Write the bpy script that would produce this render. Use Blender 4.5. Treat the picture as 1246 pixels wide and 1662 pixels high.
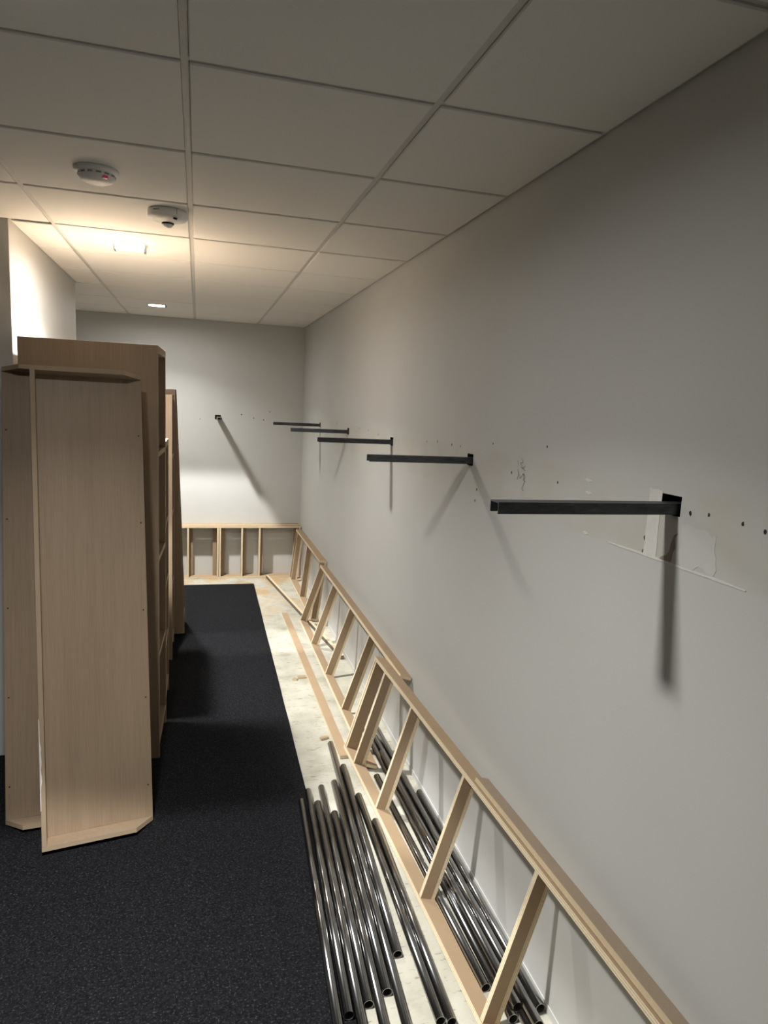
import bpy, bmesh, math, random
from mathutils import Vector, Matrix
random.seed(7)
S = bpy.context.scene
COL = S.collection
for o in list(bpy.data.objects):
    bpy.data.objects.remove(o)

# ------------------------------------------------------------------ camera
CH, YB = 2.554, 7.008            # ceiling height, back wall distance
CAM = Vector((-1.0443, 0.0, 1.8192))
RX = Vector((0.964054, -0.2613756, 0.04777743))
UP = Vector((-0.00488228, 0.16235702, 0.98672))
FW = Vector((0.26566154, 0.95148463, -0.15524482))
cd = bpy.data.cameras.new('camera')
cd.sensor_fit = 'HORIZONTAL'; cd.sensor_width = 36.0
cd.lens = 1099.53 / 1246 * 36.0
cd.clip_start = 0.02
cam = bpy.data.objects.new('camera', cd); COL.objects.link(cam)
m = Matrix((RX, UP, -FW)).transposed().to_4x4(); m.translation = CAM
cam.matrix_world = m
S.camera = cam

# ------------------------------------------------------------------ world, exposure
w = bpy.data.worlds.new('world'); S.world = w; w.use_nodes = True
w.node_tree.nodes['Background'].inputs[0].default_value = (0.5, 0.5, 0.5, 1)
w.node_tree.nodes['Background'].inputs[1].default_value = 0.02
S.view_settings.view_transform = 'Standard'
S.view_settings.look = 'None'
S.view_settings.gamma = 1.0
S.view_settings.use_curve_mapping = False
S.view_settings.exposure = 0.98
SPILL_W = 17.0      # wide light of each recessed panel
CONE_W = 26.0       # narrow beam of each recessed panel
LAMP_COL = (1.0, 0.985, 0.95)

# ------------------------------------------------------------------ materials
def newmat(name):
    M = bpy.data.materials.new(name); M.use_nodes = True
    nt = M.node_tree
    return M, nt, nt.nodes['Principled BSDF']
def N(nt, t, **kw):
    n = nt.nodes.new(t)
    for k, v in kw.items(): setattr(n, k, v)
    return n
def coords(nt, kind='Object', scale=(1, 1, 1)):
    tc = N(nt, 'ShaderNodeTexCoord'); mp = N(nt, 'ShaderNodeMapping')
    mp.inputs['Scale'].default_value = scale
    nt.links.new(tc.outputs[kind], mp.inputs['Vector'])
    return mp.outputs['Vector']
def noise(nt, vec, scale, detail=4, rough=.5):
    n = N(nt, 'ShaderNodeTexNoise')
    n.inputs['Scale'].default_value = scale; n.inputs['Detail'].default_value = detail
    n.inputs['Roughness'].default_value = rough
    nt.links.new(vec, n.inputs['Vector'])
    return n.outputs['Fac']
def ramp(nt, fac, stops):
    r = N(nt, 'ShaderNodeValToRGB'); e = r.color_ramp.elements
    while len(e) < len(stops): e.new(0.5)
    for el, (p, c) in zip(e, stops):
        el.position = p; el.color = (*c, 1)
    nt.links.new(fac, r.inputs['Fac'])
    return r.outputs['Color']
def bump(nt, b, h, strength, dist):
    n = N(nt, 'ShaderNodeBump'); n.inputs['Strength'].default_value = strength
    n.inputs['Distance'].default_value = dist
    nt.links.new(h, n.inputs['Height']); nt.links.new(n.outputs['Normal'], b.inputs['Normal'])
def mixc(nt, fac, a, b, mode='MIX'):
    x = N(nt, 'ShaderNodeMix'); x.data_type = 'RGBA'; x.blend_type = mode
    for s, v in ((x.inputs['Factor'], fac), (x.inputs[6], a), (x.inputs[7], b)):
        if hasattr(v, 'links'): nt.links.new(v, s)
        else: s.default_value = v if isinstance(v, float) else (*v, 1)
    return x.outputs[2]

def mat_paint(name, c, rough=.6, bs=.08):
    M, nt, b = newmat(name)
    v = coords(nt)
    col = ramp(nt, noise(nt, v, 2.2, 5), [(.3, tuple(x * .965 for x in c)), (.7, c)])
    nt.links.new(col, b.inputs['Base Color'])
    b.inputs['Roughness'].default_value = rough
    b.inputs['Specular IOR Level'].default_value = .3
    bump(nt, b, noise(nt, v, 160, 3), bs, .002)
    return M
def mat_wood(name, c, dark, axis='Z'):
    M, nt, b = newmat(name)
    sc = {'Z': (38, 38, 1.1), 'X': (1.1, 38, 38), 'Y': (38, 1.1, 38)}[axis]
    v = coords(nt, scale=sc)
    f1 = noise(nt, v, 1.6, 6, .65)
    f2 = noise(nt, coords(nt, scale=tuple(4 * s if s > 2 else 3 * s for s in sc)), 2.2, 3, .6)
    f3 = noise(nt, coords(nt, scale=tuple(.12 * s if s > 2 else .9 * s for s in sc)), 1.4, 3, .5)
    c1 = ramp(nt, f1, [(.3, dark), (.7, c)])
    c2 = mixc(nt, .28, c1, ramp(nt, f2, [(.35, tuple(x * .6 for x in dark)), (.6, c)]))
    c3 = mixc(nt, .25, c2, ramp(nt, f3, [(.35, dark), (.65, c)]))
    nt.links.new(c3, b.inputs['Base Color'])
    b.inputs['Roughness'].default_value = .5
    b.inputs['Specular IOR Level'].default_value = .35
    bump(nt, b, f2, .05, .001)
    return M
def mat_board(name, c, sc=220):
    M, nt, b = newmat(name)
    v = coords(nt)
    col = ramp(nt, noise(nt, v, sc, 4, .7), [(.3, tuple(x * .86 for x in c)), (.7, tuple(x * 1.06 for x in c))])
    col = mixc(nt, .3, col, ramp(nt, noise(nt, v, 9, 4), [(.35, tuple(x * .82 for x in c)), (.65, c)]))
    nt.links.new(col, b.inputs['Base Color'])
    b.inputs['Roughness'].default_value = .75
    b.inputs['Specular IOR Level'].default_value = .2
    return M
def mat_ply(name, axis):
    # layered pale plywood edge: bands across the thickness axis
    M, nt, b = newmat(name)
    tc = N(nt, 'ShaderNodeTexCoord'); sp = N(nt, 'ShaderNodeSeparateXYZ')
    nt.links.new(tc.outputs['Generated'], sp.inputs[0])
    mu = N(nt, 'ShaderNodeMath', operation='MULTIPLY'); mu.inputs[1].default_value = 2.5
    nt.links.new(sp.outputs[axis], mu.inputs[0])
    fr = N(nt, 'ShaderNodeMath', operation='FRACT'); nt.links.new(mu.outputs[0], fr.inputs[0])
    c1 = ramp(nt, fr.outputs[0], [(.0, (.80, .69, .49)), (.55, (.84, .74, .55)), (.62, (.50, .37, .22)), (.95, (.56, .42, .26))])
    v = coords(nt)
    c2 = mixc(nt, .35, c1, ramp(nt, noise(nt, v, 130, 4, .7), [(.3, (.52, .38, .22)), (.6, (.84, .72, .52))]))
    nt.links.new(c2, b.inputs['Base Color'])
    b.inputs['Roughness'].default_value = .8
    b.inputs['Specular IOR Level'].default_value = .15
    return M
def mat_flat(name, c, rough=.5, metal=0., emit=None, strength=0., spec=.4):
    M, nt, b = newmat(name)
    v = coords(nt)
    col = ramp(nt, noise(nt, v, 60, 3), [(.3, tuple(x * .93 for x in c)), (.7, c)])
    nt.links.new(col, b.inputs['Base Color'])
    b.inputs['Roughness'].default_value = rough; b.inputs['Metallic'].default_value = metal
    b.inputs['Specular IOR Level'].default_value = spec
    if emit:
        b.inputs['Emission Color'].default_value = (*emit, 1); b.inputs['Emission Strength'].default_value = strength
    return M

def mat_wall_right():
    # warm white paint; a band of older, yellower paint where a shelf once ran
    M, nt, b = newmat('right wall paint')
    v = coords(nt)
    c = (.575, .574, .552)
    col = ramp(nt, noise(nt, v, 2.2, 5), [(.3, tuple(x * .965 for x in c)), (.7, c)])
    sp = N(nt, 'ShaderNodeSeparateXYZ'); nt.links.new(v, sp.inputs[0])
    mr = N(nt, 'ShaderNodeMapRange'); mr.interpolation_type = 'SMOOTHSTEP'
    mr.inputs['From Min'].default_value = 1.485; mr.inputs['From Max'].default_value = 1.497
    nt.links.new(sp.outputs['Z'], mr.inputs['Value'])
    mr2 = N(nt, 'ShaderNodeMapRange'); mr2.interpolation_type = 'SMOOTHSTEP'
    mr2.inputs['From Min'].default_value = 1.69; mr2.inputs['From Max'].default_value = 1.65
    nt.links.new(sp.outputs['Z'], mr2.inputs['Value'])
    mu = N(nt, 'ShaderNodeMath', operation='MULTIPLY'); nt.links.new(mr.outputs[0], mu.inputs[0]); nt.links.new(mr2.outputs[0], mu.inputs[1])
    mu2 = N(nt, 'ShaderNodeMath', operation='MULTIPLY'); nt.links.new(mu.outputs[0], mu2.inputs[0])
    nt.links.new(ramp(nt, noise(nt, v, 5, 4), [(.4, (.1, .1, .1)), (.65, (.9, .9, .9))]), mu2.inputs[1])
    col = mixc(nt, mu2.outputs[0], col, (.545, .525, .465))
    nt.links.new(col, b.inputs['Base Color'])
    b.inputs['Roughness'].default_value = .6; b.inputs['Specular IOR Level'].default_value = .3
    bump(nt, b, noise(nt, v, 160, 3), .08, .002)
    return M

def mat_screed():
    M, nt, b = newmat('bare screed')
    v = coords(nt)
    base = ramp(nt, noise(nt, v, 6, 6, .6), [(.28, (.30, .285, .225)), (.5, (.42, .405, .34)), (.72, (.49, .475, .41))])
    # orange glue stains towards the back wall
    st = noise(nt, coords(nt, scale=(1.2, .8, 1)), 3.4, 5, .6)
    sp = N(nt, 'ShaderNodeSeparateXYZ'); nt.links.new(v, sp.inputs[0])
    mr = N(nt, 'ShaderNodeMapRange'); mr.inputs['From Min'].default_value = 5.3; mr.inputs['From Max'].default_value = 6.3
    nt.links.new(sp.outputs['Y'], mr.inputs['Value'])
    mu = N(nt, 'ShaderNodeMath', operation='MULTIPLY'); nt.links.new(mr.outputs[0], mu.inputs[0])
    nt.links.new(ramp(nt, st, [(.42, (0, 0, 0)), (.62, (1, 1, 1))]), mu.inputs[1])
    c1 = mixc(nt, mu.outputs[0], base, (.42, .29, .155))
    # thin dark scuffs running across the strip
    sc = noise(nt, coords(nt, scale=(5, 22, 1)), 3.0, 4, .6)
    c2 = mixc(nt, ramp(nt, sc, [(.60, (0, 0, 0)), (.68, (.75, .75, .75))]), c1, (.17, .125, .07))
    sc2 = noise(nt, v, 70, 2, .5)
    c3 = mixc(nt, ramp(nt, sc2, [(.66, (0, 0, 0)), (.74, (.5, .5, .5))]), c2, (.2, .175, .13))
    nt.links.new(c3, b.inputs['Base Color'])
    b.inputs['Roughness'].default_value = .7; b.inputs['Specular IOR Level'].default_value = .25
    bump(nt, b, noise(nt, v, 40, 5), .15, .003)
    return M
def mat_carpet():
    M, nt, b = newmat('black loop carpet')
    v = coords(nt)
    f = noise(nt, v, 140, 3, .75)
    f2 = noise(nt, v, 90, 3, .7)
    c1 = ramp(nt, f, [(.42, (.003, .003, .004)), (.58, (.008, .0086, .010)), (.71, (.105, .11, .127))])
    c2 = mixc(nt, .35, c1, ramp(nt, f2, [(.4, (.004, .004, .005)), (.7, (.026, .0275, .031))]))
    nt.links.new(c2, b.inputs['Base Color'])
    b.inputs['Roughness'].default_value = .95; b.inputs['Specular IOR Level'].default_value = .1
    bump(nt, b, f, .8, .006)
    return M
def mat_tile():
    M, nt, b = newmat('mineral ceiling tile')
    v = coords(nt)
    c = (.78, .765, .725)
    col = ramp(nt, noise(nt, v, 400, 2, .6), [(.3, tuple(x * .94 for x in c)), (.7, c)])
    nt.links.new(col, b.inputs['Base Color'])
    b.inputs['Roughness'].default_value = .85; b.inputs['Specular IOR Level'].default_value = .1
    bump(nt, b, noise(nt, v, 300, 3), .12, .002)
    return M
def mat_tube():
    M, nt, b = newmat('bare steel tube')
    v = coords(nt, scale=(60, 60, .12))
    col = ramp(nt, noise(nt, v, 2, 3), [(.3, (.33, .33, .335)), (.7, (.42, .42, .42))])
    nt.links.new(col, b.inputs['Base Color'])
    b.inputs['Metallic'].default_value = 1.0
    nt.links.new(ramp(nt, noise(nt, v, 3, 3), [(.3, (.15, .15, .15)), (.7, (.20, .20, .20))]), b.inputs['Roughness'])
    return M
def mat_channel():
    M, nt, b = newmat('dark zinc channel')
    v = coords(nt, scale=(3, 12, 12))
    col = ramp(nt, noise(nt, v, 6, 5, .7), [(.35, (.05, .054, .058)), (.62, (.095, .10, .107)), (.78, (.22, .23, .24))])
    nt.links.new(col, b.inputs['Base Color'])
    b.inputs['Metallic'].default_value = .5; b.inputs['Roughness'].default_value = .5
    return M

WALL = mat_paint('wall paint', (.575, .574, .552))
WALLR = mat_wall_right()
TILE = mat_tile()
GRID = mat_flat('ceiling grid steel', (.55, .535, .50), .5)
VOID = mat_flat('dark void', (.02, .02, .02), .9)
SCREED = mat_screed()
CARPET = mat_carpet()
MAPLE = mat_wood('maple laminate', (.345, .258, .178), (.27, .195, .13))
MAPLE_E = mat_board('maple edge band', (.36, .275, .19))
MDF = mat_board('mdf face', (.365, .262, .165))
MDFD = mat_board('grey brown mdf', (.31, .24, .175))
PLYX = mat_ply('plywood edge across length', 'X')
PLYY = mat_ply('plywood edge across depth', 'Y')
PLYZ = mat_ply('plywood edge across height', 'Z')
CHIP = mat_board('chipboard edge', (.62, .50, .33), 130)
TUBE = mat_tube()
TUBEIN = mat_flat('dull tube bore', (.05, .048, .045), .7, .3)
CHAN = mat_channel()
PLAST = mat_board('bare plaster', (.74, .72, .68), 40)
PLASTD = mat_flat('torn plaster paper', (.33, .26, .20), .9)
HOLE = mat_flat('screw hole', (.03, .027, .024), .9)
PENCIL = mat_flat('pencil', (.16, .155, .15), .7)
WHITEP = mat_flat('white plastic', (.86, .85, .82), .4)
GREYP = mat_flat('grey plastic', (.30, .30, .30), .5)
BLACKP = mat_flat('black glass', (.01, .01, .012), .15)
REDL = mat_flat('red indicator', (.42, .05, .09), .3, emit=(1, .1, .2), strength=.05)
LED = mat_flat('light panel', (.9, .9, .88), .4, emit=(1, .95, .88), strength=14.0)
CLIP = mat_flat('steel clip', (.22, .22, .22), .45, .6)

# ------------------------------------------------------------------ mesh helpers
def link(name, me, mats, parent=None, kind=None):
    o = bpy.data.objects.new(name, me); COL.objects.link(o)
    if mats is not None and not me.materials:
        for x in (mats if isinstance(mats, (list, tuple)) else [mats]): me.materials.append(x)
    if parent: o.parent = parent
    if kind: o['kind'] = kind
    return o
def from_bm(bm, name='mesh', smooth=False):
    me = bpy.data.meshes.new(name); bm.normal_update(); bm.to_mesh(me); bm.free()
    if smooth:
        for p in me.polygons: p.use_smooth = True
    return me
def box(bm, lo, hi, bev=0., thin=None):
    """box from lo to hi; faces square to axis `thin` get material 0, all others 1 (thin=None: all 0)"""
    r = bmesh.ops.create_cube(bm, size=1)
    vs = r['verts']
    for v in vs:
        v.co = Vector([lo[i] + (v.co[i] + .5) * (hi[i] - lo[i]) for i in range(3)])
    fs = {f for v in vs for f in v.link_faces}
    for f in fs:
        f.normal_update()
        f.material_index = 0 if thin is None or abs(f.normal[thin]) > .5 else 1
    if bev > 0:
        es = {e for v in vs for e in v.link_edges}
        bmesh.ops.bevel(bm, geom=list(es), offset=bev, segments=1, affect='EDGES', clamp_overlap=True)
def box_obj(name, lo, hi, mats, parent=None, bev=.0015, thin=None, kind=None):
    bm = bmesh.new(); box(bm, lo, hi, bev, thin)
    return link(name, from_bm(bm, name), mats, parent, kind)
def prism(bm, poly, z0, z1, mi=0):
    lo = [bm.verts.new((x, y, z0)) for x, y in poly]; hi = [bm.verts.new((x, y, z1)) for x, y in poly]
    n = len(poly); fs = [bm.faces.new(lo[::-1]), bm.faces.new(hi)]
    for f in fs: f.material_index = mi
    for i in range(n):
        f = bm.faces.new((lo[i], lo[(i + 1) % n], hi[(i + 1) % n], hi[i])); f.material_index = 1 if mi == 0 else mi
    bmesh.ops.recalc_face_normals(bm, faces=bm.faces)
def lathe(profile, seg=48):
    """profile of (r, z), revolved round z"""
    bm = bmesh.new(); rings = []
    for r, z in profile:
        if r < 1e-6: rings.append([bm.verts.new((0, 0, z))])
        else: rings.append([bm.verts.new((r * math.cos(2 * math.pi * k / seg), r * math.sin(2 * math.pi * k / seg), z)) for k in range(seg)])
    for a, b in zip(rings, rings[1:]):
        for k in range(seg):
            k2 = (k + 1) % seg
            if len(a) == 1 and len(b) == 1: continue
            if len(a) == 1: bm.faces.new((a[0], b[k], b[k2]))
            elif len(b) == 1: bm.faces.new((a[k], b[0], a[k2]))
            else: bm.faces.new((a[k], b[k], b[k2], a[k2]))
    bmesh.ops.recalc_face_normals(bm, faces=bm.faces)
    return bm
def thing(name, label, cat, M=None, group=None):
    o = bpy.data.objects.new(name, None); COL.objects.link(o)
    o.empty_display_size = .1
    if M is not None: o.matrix_world = M
    o['label'] = label; o['category'] = cat
    if group: o['group'] = group
    return o
def tag(o, label, cat, group=None):
    o['label'] = label; o['category'] = cat
    if group: o['group'] = group
    return o
def axes(ex, ez, org):
    """matrix with x axis ex, z axis near ez"""
    ex = Vector(ex).normalized(); ez = Vector(ez); ez = (ez - ex * ez.dot(ex)).normalized(); ey = ez.cross(ex)
    M = Matrix((ex, ey, ez)).transposed().to_4x4(); M.translation = Vector(org)
    return M

# ------------------------------------------------------------------ room shell
XL, YF = -4.2, -2.6
PX, PY0, PY1 = -1.862, 3.517, 5.243        # partition at the left: face X, near and far ends
BR = [(1.302, .440), (2.506, .418), (3.653, .415), (4.800, .412), (5.980, .410)]   # steel arms on the right wall: Y, length
BZ = 1.632                                 # top of the arms

def holed_wall(name, u0, u1, v0, v1, holes, put, mat):
    """flat wall in (u, v) with rectangular holes; put(u, v) -> xyz"""
    us = sorted({u0, u1, *[h[0] for h in holes], *[h[1] for h in holes]})
    vs = sorted({v0, v1, *[h[2] for h in holes], *[h[3] for h in holes]})
    bm = bmesh.new(); vt = {}
    def V(u, v):
        if (u, v) not in vt: vt[(u, v)] = bm.verts.new(put(u, v))
        return vt[(u, v)]
    for a, b in zip(us, us[1:]):
        for c, d in zip(vs, vs[1:]):
            um, vm = (a + b) / 2, (c + d) / 2
            if any(h[0] < um < h[1] and h[2] < vm < h[3] for h in holes): continue
            bm.faces.new((V(a, c), V(b, c), V(b, d), V(a, d)))
    return link(name, from_bm(bm, name), mat, None, 'structure')
def recess(parent, lo, hi, open_axis, open_side):
    """five-sided cavity behind a hole"""
    bm = bmesh.new(); box(bm, lo, hi)
    bm.faces.ensure_lookup_table()
    for f in list(bm.faces):
        if f.normal[open_axis] * open_side > .5: bm.faces.remove(f)
    bmesh.ops.reverse_faces(bm, faces=bm.faces)
    return link('wall_cavity', from_bm(bm, 'wall_cavity'), VOID, parent)

holes = []
for i, (y, L) in enumerate(BR):
    if i in (0,): holes.append((y - .030, y + .036, BZ - .029, BZ + .017))
    elif i == 4: holes.append((y - .024, y + .024, BZ - .029, BZ + .010))
    else: holes.append((y - .030, y + .030, BZ - .032, BZ + .014))
wr = holed_wall('wall_right', YF, YB, 0, CH + .06, holes, lambda u, v: (0, u, v), WALLR)
for h in holes: recess(wr, (0, h[0], h[2]), (.07, h[1], h[3]), 0, -1)
XBK = -.845                                # arm on the back wall
hb = [(XBK - .034, XBK + .024, BZ - .030, BZ + .014)]
wb = holed_wall('wall_back', XL, 0, 0, CH + .06, hb, lambda u, v: (u, YB, v), WALL)
recess(wb, (hb[0][0], YB, hb[0][2]), (hb[0][1], YB + .07, hb[0][3]), 1, -1)
box_obj('wall_left', (XL, PY0, 0), (PX, PY1, CH + .06), WALL, None, .002, kind='structure')
box_obj('wall_far_left', (XL - .1, YF, 0), (XL, YB, CH + .06), WALL, None, 0, kind='structure')
box_obj('wall_front', (XL, YF - .1, 0), (0, YF, CH + .06), WALL, None, 0, kind='structure')
fl = box_obj('floor', (XL - .1, YF - .1, -.1), (.1, YB + .1, 0), SCREED, None, 0, kind='structure')

# carpet laid on the screed, cut back from both walls
bm = bmesh.new()
edge = [(-.536, YF)]
for k in range(41):
    y = YF + (6.645 - YF) * k / 40
    t = max(0, (y - 1.5) / 5.145)
    edge.append((-.557 + .059 * t + random.uniform(-.0018, .0018), y))
far = [(-.5 - 3.7 * k / 30, 6.645 + random.uniform(-.003, .003)) for k in range(1, 31)]
poly = edge[1:] + far + [(XL, PY1 + .002), (PX + .002, PY1 + .002), (PX + .002, PY0 - .002), (XL, PY0 - .002), (XL, YF)]
prism(bm, [(x, y) for x, y in poly], 0.0, .007, 0)
me = from_bm(bm, 'carpet')
carpet = link('carpet', me, [CARPET, CARPET])
tag(carpet, 'black speckled carpet cut back from the walls', 'carpet')

# skirting scar: thin strip of bare plaster low on the right wall
box_obj('baseboard_right', (-.003, .2, 0), (0, YB - .16, .03), WALL, None, 0.001, kind='structure')

# ------------------------------------------------------------------ ceiling
ceil = box_obj('ceiling', (XL, YF, CH + .05), (0, YB, CH + .06), VOID, None, 0, kind='structure')
xs = [-.4766 - .6 * k for k in range(7)]
D = .5924
ys = [1.713 + D * k for k in range(-7, 9)]
def tee(lo, hi): return box_obj('ceiling_tee', lo, hi, GRID, ceil, 0)
TW = .0085
for x in xs:
    if x > XL: tee((x - TW, YF, CH + .006), (x + TW, YB, CH + .012))
for y in ys:
    if YF < y < YB: tee((XL, y - TW, CH + .0065), (0, y + TW, CH + .0115))
# wall angle
for lo, hi in (((-.020, YF, CH + .008), (0, YB, CH + .012)), ((XL, YB - .020, CH + .008), (0, YB, CH + .012)),
               ((PX, PY0 - .02, CH + .008), (PX + .02, PY1, CH + .012)), ((XL, PY0 - .02, CH + .008), (PX + .02, PY0, CH + .012))):
    box_obj('wall_angle', lo, hi, GRID, ceil, 0)
FIX = [(-1.3766, 1.713 + D * (k + .5)) for k in (-1, 3, 7)]
cache = {}
def tile(x0, x1, y0, y1):
    g = .0095
    sx, sy = x1 - x0 - 2 * g, y1 - y0 - 2 * g
    if sx < .03 or sy < .03: return
    c = ((x0 + x1) / 2, (y0 + y1) / 2)
    hole = any(x0 < fx < x1 and y0 < fy < y1 for fx, fy in FIX)
    key = (round(sx, 3), round(sy, 3), hole)
    if key not in cache:
        bm = bmesh.new()
        if hole:
            a, b, h = sx / 2, sy / 2, .062
            for lo, hi in (((-a, -b), (-h, b)), ((h, -b), (a, b)), ((-h, -b), (h, -h)), ((-h, h), (h, b))):
                box(bm, (lo[0], lo[1], 0), (hi[0], hi[1], .02))
        else:
            box(bm, (-sx / 2, -sy / 2, 0), (sx / 2, sy / 2, .02), .003)
        cache[key] = from_bm(bm, 'ceiling_tile'); cache[key].materials.append(TILE)
    o = link('ceiling_tile', cache[key], None, ceil); o.location = (c[0], c[1], CH)
xe = [.0] + xs
for i in range(len(xe)):
    x1 = xe[i]; x0 = xe[i + 1] if i + 1 < len(xe) else XL
    x0 = max(x0, XL)
    if x1 == 0: x1 = -.003
    yy = [YF] + [y for y in ys if YF < y < YB] + [YB - .003]
    for y0, y1 in zip(yy, yy[1:]):
        if x1 <= PX and y0 >= PY0 and y1 <= PY1: continue
        if x0 < PX < x1 and y1 > PY0 and y0 < PY1:      # cut round the partition
            a = max(y0, PY0); b = min(y1, PY1)
            tile(PX, x1, a, b)
            if y0 < PY0: tile(x0, x1, y0, PY0)
            if y1 > PY1: tile(x0, x1, PY1, y1)
            continue
        if x1 <= PX and y1 > PY0 and y0 < PY1:
            if y0 < PY0: tile(x0, x1, y0, PY0)
            if y1 > PY1: tile(x0, x1, PY1, y1)
            continue
        tile(x0, x1, y0, y1)

# recessed square light panels
LBL = ['recessed ceiling light nearest the viewer, its glow at the top left corner',
       'glaring square ceiling light between two dark clips above the tall bookcase', 'small bright square ceiling light farthest away, close to the back wall']
for (fx, fy), lb, drop, pw in zip(FIX, LBL, (.012, .022, .0), (1., 1., .68)):
    t = thing('recessed_light', lb, 'ceiling light', Matrix.Translation((fx, fy, CH)), 'recessed ceiling lights')
    bm = bmesh.new()
    a, h = .075, .060
    for lo, hi in (((-a, -a), (-h, a)), ((h, -a), (a, a)), ((-h, -a), (h, -h)), ((-h, h), (h, a))):
        box(bm, (lo[0], lo[1], -.004), (hi[0], hi[1], 0))
    link('trim', from_bm(bm, 'trim'), WHITEP, t)
    box_obj('diffuser', (-h, -h, .004 - drop), (h, h, .012), LED, t, .0)
    for s in (-1, 1):
        box_obj('clip', (s * .070 - .006, -.034, -.010 - drop), (s * .070 + .006, .034, -.0045), CLIP, t, .001)
    for nm, share, deg in (('wide_light', .40, 172), ('spill_light', .66, 122)):      # the panel's own uneven spread
        ld = bpy.data.lights.new(nm, 'AREA'); ld.shape = 'SQUARE'; ld.size = .115; ld.energy = SPILL_W * pw * share; ld.color = LAMP_COL
        ld.spread = math.radians(deg)
        lo_ = bpy.data.objects.new(nm, ld); COL.objects.link(lo_); lo_.parent = t; lo_.location = (0, 0, -.0045 - drop)
    sd = bpy.data.lights.new('beam', 'SPOT'); sd.spot_size = math.radians(96); sd.spot_blend = .05; sd.energy = CONE_W * 6
    sd.shadow_soft_size = .03; sd.color = LAMP_COL
    # the square reflector gives a square beam: photometric profile by direction
    sd.use_nodes = True; nt = sd.node_tree
    em = nt.nodes['Emission']
    tc = N(nt, 'ShaderNodeTexCoord'); sp = N(nt, 'ShaderNodeSeparateXYZ'); nt.links.new(tc.outputs['Normal'], sp.inputs[0])
    ab = []
    for ax in 'XYZ':
        q = N(nt, 'ShaderNodeMath', operation='ABSOLUTE'); nt.links.new(sp.outputs[ax], q.inputs[0]); ab.append(q)
    mx = N(nt, 'ShaderNodeMath', operation='MAXIMUM'); nt.links.new(ab[0].outputs[0], mx.inputs[0]); nt.links.new(ab[1].outputs[0], mx.inputs[1])
    dv = N(nt, 'ShaderNodeMath', operation='DIVIDE'); nt.links.new(mx.outputs[0], dv.inputs[0]); nt.links.new(ab[2].outputs[0], dv.inputs[1])
    mr = N(nt, 'ShaderNodeMapRange'); mr.interpolation_type = 'SMOOTHSTEP'
    mr.inputs['From Min'].default_value = .605; mr.inputs['From Max'].default_value = .535
    nt.links.new(dv.outputs[0], mr.inputs['Value']); nt.links.new(mr.outputs[0], em.inputs['Strength'])
    so = bpy.data.objects.new('beam_light', sd); COL.objects.link(so); so.parent = t; so.location = (0, 0, -.012 - drop)

# ------------------------------------------------------------------ ceiling devices
t = thing('smoke_detector', 'round white smoke detector with a red light on the ceiling tile', 'smoke detector', Matrix.Translation((-1.375, 2.60, CH)))
link('base', from_bm(lathe([(0, 0), (.070, 0), (.070, -.010), (.066, -.014), (.060, -.016)]), 'base', True), WHITEP, t)
link('cover', from_bm(lathe([(.060, -.014), (.058, -.026), (.050, -.036), (.034, -.043), (.012, -.046), (0, -.046)]), 'cover', True), WHITEP, t)
for k in range(14):
    a = 2 * math.pi * k / 14
    o = box_obj('vent_slot', (.0555, -.008, -.024), (.0600, .008, -.019), GREYP, t, 0); o.rotation_euler = (0, 0, a)
o = box_obj('indicator', (.047, -.009, -.037), (.0595, .009, -.028), REDL, t, .002); o.rotation_euler = (0, 0, -.95)

t = thing('ceiling_camera', 'round white security camera with a small lens dome on the ceiling', 'camera', Matrix.Translation((-1.165, 3.04, CH)))
link('housing', from_bm(lathe([(0, 0), (.076, 0), (.078, -.004), (.078, -.024), (.073, -.031), (.048, -.042), (.030, -.046), (0, -.046)]), 'housing', True), WHITEP, t)
link('lens_dome', from_bm(lathe([(.022, -.044), (.021, -.052), (.016, -.060), (.008, -.064), (0, -.065)], 32), 'lens_dome', True), WHITEP, t)
link('lens_ring', from_bm(lathe([(.024, -.044), (.0245, -.050), (.022, -.052)], 32), 'lens_ring', True), BLACKP, t)
o = link('sensor', from_bm(lathe([(0, -.003), (.008, -.003), (.008, .003), (0, .003)], 24), 'sensor'), BLACKP, t)
o.location = (.030, -.056, -.0375); o.rotation_euler = (math.radians(24), 0, math.radians(28))
o = box_obj('badge', (-.013, -.0785, -.014), (.013, -.0765, -.009), GREYP, t, 0); o.rotation_euler = (0, 0, math.radians(-32))
o = box_obj('seam', (-.001, -.0787, -.024), (.001, -.0767, -.002), GREYP, t, 0); o.rotation_euler = (0, 0, math.radians(28))

# ------------------------------------------------------------------ steel arms (inverted U channel)
def channel_mesh(L, notch=False):
    bm = bmesh.new(); wd, hh, th = .0205, .025, .0025
    x1 = .055
    prof = [(-wd, -hh), (-wd, 0), (wd, 0), (wd, -hh), (wd - th, -hh), (wd - th, -th), (-wd + th, -th), (-wd + th, -hh)]
    a = [bm.verts.new((-L, y, z)) for y, z in prof]; b = [bm.verts.new((x1, y, z)) for y, z in prof]
    n = len(prof)
    for i in range(n): bm.faces.new((a[i], a[(i + 1) % n], b[(i + 1) % n], b[i]))
    for r in (a, b):
        bm.faces.new((r[0], r[1], r[6], r[7])); bm.faces.new((r[1], r[2], r[5], r[6])); bm.faces.new((r[2], r[3], r[4], r[5]))
    bmesh.ops.recalc_face_normals(bm, faces=bm.faces)
    return from_bm(bm, 'cantilever_bar')
names = ['dark steel channel arm nearest the viewer, above the torn plaster scrape', 'dark steel channel arm on the right wall, second from the viewer',
         'dark steel channel arm in the middle of the five on the right wall', 'dark steel channel arm on the right wall, second from the back wall',
         'dark steel channel arm on the right wall nearest the back corner']
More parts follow.
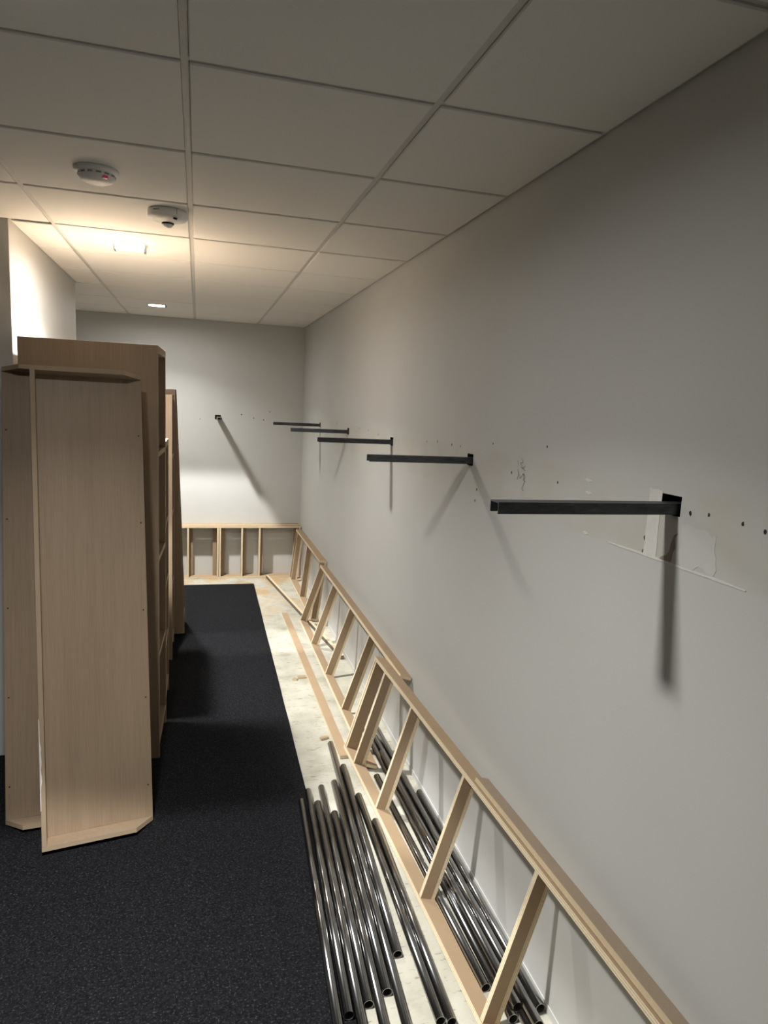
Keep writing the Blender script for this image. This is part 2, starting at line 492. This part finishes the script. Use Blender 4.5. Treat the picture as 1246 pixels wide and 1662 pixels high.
for (y, L), lb in zip(BR, names):
    o = link('cantilever_bar', channel_mesh(L), CHAN); o.location = (0, y, BZ)
    tag(o, lb, 'bracket', 'steel arms on the walls')
o = link('cantilever_bar', channel_mesh(.40), CHAN); o.location = (XBK, YB, BZ); o.rotation_euler = (0, 0, math.pi / 2)
tag(o, 'dark steel channel arm on the back wall, pointing at the viewer', 'bracket', 'steel arms on the walls')

# ------------------------------------------------------------------ marks on the walls
def wall_poly(name, pts, mat, off=.0008, wall=wr, back=False):
    """thin chip of plaster or paint on the wall, pts as (along, z)"""
    bm = bmesh.new()
    def P(a, z, d): return (a, YB - d, z) if back else (-d, a, z)
    lo = [bm.verts.new(P(a, z, 0.0)) for a, z in pts]; hi = [bm.verts.new(P(a, z, off)) for a, z in pts]
    n = len(pts)
    bm.faces.new(hi)
    for i in range(n): bm.faces.new((lo[i], lo[(i + 1) % n], hi[(i + 1) % n], hi[i]))
    bmesh.ops.recalc_face_normals(bm, faces=bm.faces)
    return link(name, from_bm(bm, name), mat, wall)
def rough_rect(y0, y1, z0, z1, n=7, j=.004):
    pts = []
    for k in range(n): pts.append((y0 + (y1 - y0) * k / n, z0 + random.uniform(-j, j)))
    for k in range(n): pts.append((y1 + random.uniform(-j, j), z0 + (z1 - z0) * k / n))
    for k in range(n): pts.append((y1 + (y0 - y1) * k / n, z1 + random.uniform(-j, j)))
    for k in range(n): pts.append((y0 + random.uniform(-j, j), z1 + (z0 - z1) * k / n))
    return pts
wall_poly('plaster_patch', rough_rect(1.338, 1.385, 1.495, 1.655, 6, .002), PLAST)
wall_poly('plaster_patch', rough_rect(1.150, 1.262, 1.500, 1.585, 7, .008), mat_paint('thin filler', (.615, .61, .585)), .0006)
wall_poly('torn_paper', [(1.296, 1.492), (1.285, 1.500), (1.283, 1.520), (1.276, 1.532), (1.281, 1.552), (1.272, 1.566), (1.283, 1.560), (1.290, 1.540), (1.293, 1.520), (1.302, 1.510), (1.318, 1.503), (1.325, 1.497)], PLASTD, .0011)
# long pale tear along the edge of the former shelf
top = [(1.53 - .47 * k / 24, 1.4925 + random.uniform(0, .0012) + (.0035 * math.exp(-((k - 9) / 6) ** 2)) + .002 * math.exp(-((k - 19) / 2.5) ** 2)) for k in range(25)]
bot = [(y, 1.4905 + random.uniform(-.0006, .0006)) for y, z in top[::-1]]
wall_poly('paint_tear', top + bot, PLAST, .0016)
for y, z, s in ((1.651, 1.641, .020), (1.646, 1.607, .017), (1.642, 1.495, .014), (1.37, 1.53, .004), (2.46, 1.56, .012)):
    wall_poly('paint_chip', [(y - s, z), (y - s * .2, z - .004), (y + s * .9, z + .001), (y + s * .4, z + .005), (y - s * .4, z + .004)], PLAST, .0012)
def hole_at(y, z, r=.0045, tall=1.6, back=False):
    pts = [(y + r * math.cos(a) * random.uniform(.7, 1.1), z + tall * r * math.sin(a) * random.uniform(.7, 1.1)) for a in [2 * math.pi * k / 9 for k in range(9)]]
    return wall_poly('screw_hole', pts, HOLE, .0006, wb if back else wr, back)
for y, z in ((1.24, 1.618), (1.184, 1.623), (1.09, 1.621), (1.033, 1.616), (1.385, 1.534), (1.387, 1.50), (1.816, 1.616), (1.898, 1.717), (2.13, 1.612), (2.3, 1.70),
             (2.62, 1.668), (2.72, 1.668), (2.90, 1.67), (3.05, 1.66), (3.95, 1.645), (4.2, 1.66), (4.45, 1.66), (5.2, 1.665), (5.5, 1.66), (2.42, 1.515), (2.43, 1.47)):
    hole_at(y, z, random.uniform(.0028, .0045))
for x, z in ((-.50, 1.63), (-.34, 1.70), (-1.02, 1.60), (-.40, 1.615), (-.62, 1.66)):
    hole_at(x, z, random.uniform(.004, .007), 1.3, True)
# pencil scribble
def stroke(pts, wd=.0011):
    bm = bmesh.new()
    for (a, b), (c, d) in zip(pts, pts[1:]):
        t_ = Vector((c - a, d - b)).normalized(); n = Vector((-t_.y, t_.x)) * wd
        vs = [bm.verts.new((-.0007, y, z)) for y, z in ((a + n.x, b + n.y), (c + n.x, d + n.y), (c - n.x, d - n.y), (a - n.x, b - n.y))]
        bm.faces.new(vs)
    return link('pencil_mark', from_bm(bm, 'pencil_mark'), PENCIL, wr)
sy, sz, ks = 2.062, 1.625, .0016
for st in ([(0, 26), (-8, 18), (4, 16), (-10, 6), (-18, 12)], [(14, 2), (8, -8), (14, -20)], [(12, -2), (0, -16), (-14, -4), (-16, -16)], [(-14, -4), (-22, -12), (-14, -18), (-26, -20)],
           [(-22, -20), (-10, -36), (-20, -40)], [(18, 20), (12, 10)], [(2, 8), (-20, 2)]):
    stroke([(sy + a * ks, sz + b * ks) for a, b in st])

# ------------------------------------------------------------------ ladder frames of sheet-material strips
TH = .018
def ladder(label, near, far, outer_top, H, T, studs, doubles=(), group='ladder frames'):
    """near/far: (x, y) of the outer bottom edge ends; outer_top: x shift of the top; H: frame height in its own plane; studs: distances from near end"""
    n3, f3 = Vector((near[0], near[1], 0)), Vector((far[0], far[1], 0))
    ex = (f3 - n3).normalized(); L = (f3 - n3).length
    s = outer_top / H; c = math.sqrt(1 - s * s)
    side = Vector((ex.y, -ex.x, 0))                # towards the wall
    ez = side * s + Vector((0, 0, c))
    org = n3 + Vector((0, 0, abs(T * s) + .0005))
    t = thing('ladder_frame', label, 'timber frame', axes(ex, ez, org), group)
    # local y points away from the wall: outer edge at 0, inner at -T
    box_obj('bottom_rail', (0, -T, 0), (L, 0, TH), [MDF, PLYZ], t, .0008, 2)
    box_obj('top_rail', (0, -T, H - TH), (L, 0, H), [MDF, PLYZ], t, .0008, 2)
    for i, d in enumerate(studs):
        dz = random.uniform(-.001, .001)
        box_obj('stud', (d - TH / 2, -.044, TH), (d + TH / 2, -.001 + dz, H - TH), [MDF, PLYX], t, .0008, 0)
        box_obj('cleat', (d - TH / 2 + .001, -T + .001, TH), (d + TH / 2, -.0445, H - TH), PLYY, t, .0006)
    for d in doubles:
        box_obj('stud', (d - TH / 2, -T - .001, TH), (d + TH / 2, -.004, H - TH), [MDF, PLYX], t, .0008, 0)
    return t, L
T = .062
frC, LC = ladder('nearest leaning wooden ladder frame, over the steel tubes', (-.213, .95), (-.290, 3.28), .152, .52, T,
             [.009, .638, 1.167, 1.743, 2.138, 2.321], [2.303])
frB, LB = ladder('middle leaning wooden ladder frame between the other two on the right wall', (-.2225, 3.06), (-.2225, 5.385), .160, .505, T,
             [.636, 1.168, 1.757, 2.316])
frA, LA = ladder('farthest leaning wooden ladder frame, in the back corner by the right wall', (-.122, 5.42), (-.122, 6.835), .058, .52, T,
             [.009, .669, 1.298, 1.406], [])
# two upright frames stacked against the back wall (built lengthways along X)
def upright(label, yfront, x0, x1, H, T2, studs, flat=False, group='ladder frames'):
    t = thing('ladder_frame', label, 'timber frame', Matrix.Translation((x0, yfront, .0005)), group)
    L = x1 - x0
    box_obj('bottom_rail', (0, 0, 0), (L, T2, TH), [MDF, PLYZ], t, .0008, 2)
    box_obj('top_rail', (0, 0, H - TH), (L, T2, H), [MDF, PLYZ], t, .0008, 2)
    for x in studs:
        d = x - x0
        if flat: box_obj('stud', (d - .018, .001, TH), (d + .018, .001 + TH, H - TH), [MDF, PLYX], t, .0008, 1)
        else: box_obj('stud', (d - TH / 2, .001, TH), (d + TH / 2, T2 - .001, H - TH), [MDF, PLYX], t, .0008, 0)
upright('upright wooden ladder frame across the back wall, front one of the pair', 6.893, -2.42, -.006, .540, .055,
        [-2.40, -2.0, -1.6, -1.131, -.842, -.820, -.603, -.427, -.016])
upright('upright wooden ladder frame across the back wall, rear one of the pair', 6.9505, -2.46, -.022, .552, .055,
        [-2.44, -2.05, -1.62, -1.104, -.872, -.790, -.578, -.410, -.056], True)

# chipboard strip lying on the top rail of the nearest frame
M = frC.matrix_world
o = box_obj('board_strip', (-.25, -.0635, .5205), (2.055 - .95, -.012, .5375), [MDFD, CHIP], None, .0008, 2)
o.matrix_world = M
tag(o, 'long chipboard strip lying on the top rail of the nearest frame', 'board')

# mdf strip flat on the floor beside the middle frame
o = box_obj('board_strip', (-.0245, -1.22, 0), (.0245, 1.22, .018), [MDF, PLYZ], None, .0008, 2)
o.matrix_world = axes(Vector((2.43, .015, 0)), (0, 0, 1), (-.307, 4.412, .0003))
tag(o, 'tan board strip lying flat on the bare floor beside the frames', 'board')
# loose stick that runs from the back frame to the wall
a, b = Vector((-.345, 6.875, 0)), Vector((-.033, 4.545, 0))
ex = (b - a).normalized()
bm = bmesh.new(); box(bm, (0, -.012, 0), ((b - a).length, .012, .032), .001, 2)
o = link('timber_batten', from_bm(bm, 'timber_batten'), [CHIP, mat_board('dark batten side', (.16, .135, .11))])
o.matrix_world = axes(ex, (0, 0, 1), a)
tag(o, 'long dark-sided batten lying askew on the floor under the frames', 'batten')

# offcuts
def offcut(lo, hi, at, rz, label):
    o = box_obj('wood_offcut', lo, hi, [MDF, CHIP], None, .001, 2)
    o.location = at; o.rotation_euler = (0, 0, rz)
    tag(o, label, 'wood scrap', 'wood offcuts on the floor')
offcut((-.024, -.010, 0), (.024, .010, .012), (-.368, 3.415, .0003), .35, 'small wood scrap nearest the steel tubes on the bare floor')
offcut((-.028, -.016, 0), (.028, .016, .010), (-.366, 4.265, .0003), .1, 'wood scrap touching the long flat board strip')
offcut((-.016, -.010, 0), (.016, .010, .010), (-.415, 4.235, .0003), -.5, 'smallest wood scrap, left beside another near the flat strip')

# ------------------------------------------------------------------ steel tubes
RT = .0158
tube_cache = {}
def tube_mesh(L):
    k = round(L, 3)
    if k not in tube_cache:
        bm = bmesh.new(); seg = 28; ri = RT - .0016
        rings = []
        for r, z in ((RT, 0), (RT, L), (ri, L), (ri, 0)):
            rings.append([bm.verts.new((r * math.cos(2 * math.pi * i / seg), r * math.sin(2 * math.pi * i / seg), z)) for i in range(seg)])
        for q in range(4):
            A, B = rings[q], rings[(q + 1) % 4]
            for i in range(seg):
                f = bm.faces.new((A[i], A[(i + 1) % seg], B[(i + 1) % seg], B[i])); f.smooth = q in (0, 2); f.material_index = 1 if q == 2 else 0
        bmesh.ops.recalc_face_normals(bm, faces=bm.faces)
        me = from_bm(bm, 'steel_tube'); me.materials.append(TUBE); me.materials.append(TUBEIN)
        tube_cache[k] = me
    return tube_cache[k]
def tube(far, length, dirx, label, group, z=RT):
    """far: (x, y) of the far end; dirx: drift in x per metre towards the viewer"""
    d = Vector((dirx, -1, 0)).normalized()
    o = link('steel_tube', tube_mesh(length), None)
    ez = d; ex = Vector((0, 0, 1)); ey = ez.cross(ex)
    M = Matrix((ex, ey, ez)).transposed().to_4x4(); M.translation = (far[0] - dirx * (far[1] - YR), far[1], z + .0005 + (.0075 if far[0] < -.53 else 0))
    o.matrix_world = M
    tag(o, label, 'steel tube', group)
G1 = 'steel tubes beside the carpet'
YR = 2.3                                   # x positions below are taken where the tubes cross this depth
row = [(-.6075, 2.817, 'leftmost steel tube, resting on the carpet edge'),
       (-.5705, 2.893, 'second steel tube from the carpet side'),
       (-.5370, 2.789, 'third steel tube from the carpet side'),
       (-.5040, 2.924, 'fourth steel tube from the carpet side'),
       (-.4710, 2.710, 'fifth steel tube from the carpet side, its far end set back'),
       (-.4380, 2.954, 'sixth steel tube from the carpet side')]
for x, y, lb in row: tube((x, y), 1.195, -.053, lb, G1)
tube((-.4050, 3.328), 1.80, -.053, 'longest steel tube beside the carpet, its far end reaching deepest', G1)
tube((-.3720, 3.089), 1.195, -.053, 'steel tube with its open near end farthest back on the bare floor', G1)
tube((-.3236, 2.825), 1.195, -.021, 'left tube of the pair along the outer side of the nearest frame', G1)
tube((-.2919, 2.620), 1.00, -.021, 'right tube of the pair tucked against the nearest frame rail', G1)
G2 = 'steel tubes under the nearest frame'
back = [(-.1710, 2.97, 1.26, .024, 'steel tube under the frame lying against its bottom rail'),
        (-.1240, 3.44, 1.85, .005, 'second tube from the bottom rail under the nearest frame'),
        (-.0905, 3.36, 1.85, .005, 'third tube from the bottom rail under the nearest frame'),
        (-.0565, 3.45, 1.90, .003, 'steel tube second from the wall, under the nearest frame'),
        (-.0215, 2.80, 1.195, .000, 'steel tube lying closest to the right wall')]
for x, y, L, d, lb in back: tube((x, y), L, d, lb, G2)
up = [(-.1073, 3.15, 1.55, .005, 'top-layer steel tube of the pile farther from the wall'),
      (-.0735, 2.93, 1.40, .004, 'top-layer steel tube of the pile nearer the wall')]
for x, y, L, d, lb in up: tube((x, y), L, d, lb, G2, RT + .0272)

# ------------------------------------------------------------------ shallow end trays (back panel, one side, cut-corner shelves)
PT = .018
def tray(label, M, W, Hh, Dp, cut, mirror=False, holes_=()):
    """local x across, y back, z up; open to -y. Side panel on the left (x=0), corner cut on the right; mirrored swaps them"""
    t = thing('shelf_tray', label, 'shelf unit', M, 'shallow shelf trays')
    fx = (lambda x: W - x) if mirror else (lambda x: x)
    def bx(name, x0, x1, y0, y1, z0, z1, thin):
        a, b = sorted((fx(x0), fx(x1)))
        return box_obj(name, (a, y0, z0), (b, y1, z1), [MAPLE, MAPLE_E], t, .0008, thin)
    bk = bx('back_panel', PT, W, Dp - PT, Dp, PT, Hh - PT, 1)
    bx('side_panel', 0, PT, 0, Dp, PT, Hh - PT, 0)
    poly = [(0, 0), (W - cut, 0), (W, Dp - PT), (W, Dp), (0, Dp)]
    poly = [(fx(x), y) for x, y in poly]
    if mirror: poly = poly[::-1]
    for nm, z0 in (('bottom_shelf', 0), ('top_shelf', Hh - PT)):
        bm = bmesh.new(); prism(bm, poly, z0, z0 + PT)
        link(nm, from_bm(bm, nm), [MAPLE, MAPLE_E], t)
    hm = None
    for z in holes_:
        if hm is None:
            hm = from_bm(lathe([(0, -.0012), (.0032, -.0012), (.0032, .0005)], 10), 'screw_hole'); hm.materials.append(HOLE)
        o = link('screw_hole', hm, None, bk)
        o.location = (fx(W - .016), Dp - PT - .0003, z); o.rotation_euler = (-math.pi / 2, 0, 0)
    return t
ex1 = Vector((.335, .060, 0)); lean = Vector((-.093, .335, 1.872))
def base_z(ex, ez, W, Dp):
    M = axes(ex, ez, (0, 0, 0))
    return -min((M @ Vector(p)).z for p in ((0, 0, 0), (W, 0, 0), (0, Dp, 0), (W, Dp, 0)))
z1 = base_z(ex1, lean, .425, .108)
front_tray = tray('pale wood shelf tray leaning in front, its cut corner at bottom right', axes(ex1, lean, (-1.624, 2.658, z1 + .0078)), .425, 1.915, .108, .075,
     False, [.155, .53, .905, 1.28, 1.655])
# pale torn edge low on its side panel
bm = bmesh.new(); n = 22
L_ = [(-.0008, .16 + .36 * k / n) for k in range(n + 1)]
R_ = [(.0015 + (.0075 if .25 < z < .42 else .003) * random.uniform(.3, 1) * math.sin(math.pi * min(1, max(0, (z - .16) / .36))), z) for x, z in L_]
a = [bm.verts.new((x, -.0010, z)) for x, z in L_]; b = [bm.verts.new((x, -.0010, z)) for x, z in R_]; c = [bm.verts.new((x, .006 + random.uniform(0, .006), z)) for x, z in L_]
for k in range(n):
    bm.faces.new((a[k], b[k], b[k + 1], a[k + 1])); bm.faces.new((c[k], a[k], a[k + 1], c[k + 1]))
link('torn_edge', from_bm(bm, 'torn_edge'), mat_board('torn white paper', (.72, .69, .66), 60), front_tray)['label'] = 'torn white strip on the side panel edge'
ex2 = Vector((.35, .030, 0)); lean2 = Vector((-.030, .315, 1.872))
z2 = base_z(ex2, lean2, .425, .100)
# mirrored: cut corner at the left end
tray('darker wood shelf tray leaning behind the front one, cut corner at left', axes(ex2, lean2, (-1.805, 2.822, z2 + .0078)), .425, 1.918, .100, .075,
     True, [.155, .53, .905, 1.28, 1.655])

# ------------------------------------------------------------------ bookcases (open to +x, side panel towards the viewer)
def bookcase(label, x1, y0, Wx, Dy, Hh, shelves, yaw=0., tilt=0.):
    M = Matrix.Translation((x1, y0, .0075)) @ Matrix.Rotation(yaw, 4, 'Z')
    if tilt:
        M = Matrix.Translation((x1 - Wx, y0, .0075)) @ Matrix.Rotation(-tilt, 4, 'Y') @ Matrix.Translation((Wx, 0, 0))
    t = thing('bookcase', label, 'bookcase', M, 'bookcases along the partition')
    mats = [MAPLE, MAPLE_E]
    box_obj('side_panel', (-Wx, 0, 0), (0, PT, Hh), mats, t, .001, 1)
    box_obj('side_panel', (-Wx, Dy - PT, 0), (0, Dy, Hh), mats, t, .001, 1)
    box_obj('back_panel', (-Wx, PT, .0), (-Wx + .008, Dy - PT, Hh), mats, t, .0005, 0)
    box_obj('top_panel', (-Wx + .008, PT, Hh - .035), (-.001, Dy - PT, Hh), mats, t, .001, 2)
    box_obj('bottom_panel', (-Wx + .008, PT, .09), (-.001, Dy - PT, .108), mats, t, .001, 2)
    box_obj('plinth', (-.03, PT, 0), (-.012, Dy - PT, .09), mats, t, .001, 0)
    for z in shelves:
        box_obj('shelf', (-Wx + .008, PT, z - .012), (-.002, Dy - PT, z + .012), mats, t, .001, 2)
    return t
bookcase('tallest wooden bookcase standing right behind the leaning trays', -1.222, 3.352, .590, .400, 2.035, [.53, 1.02, 1.53], math.radians(-2.3))
bookcase('lower wooden bookcase hidden behind the tallest one', -1.210, 3.780, .60, .42, 1.560, [.40, .74, 1.09])
bookcase('wooden bookcase with a pale lit upper side, beyond the lower one', -1.206, 4.690, .60, .38, 1.815, [.5, 1.0, 1.4])
bookcase('farthest wooden bookcase, leaning left at the end of the row', -1.132, 5.160, .66, .36, 1.83, [.5, 1.0, 1.4], 0, math.radians(2.2))
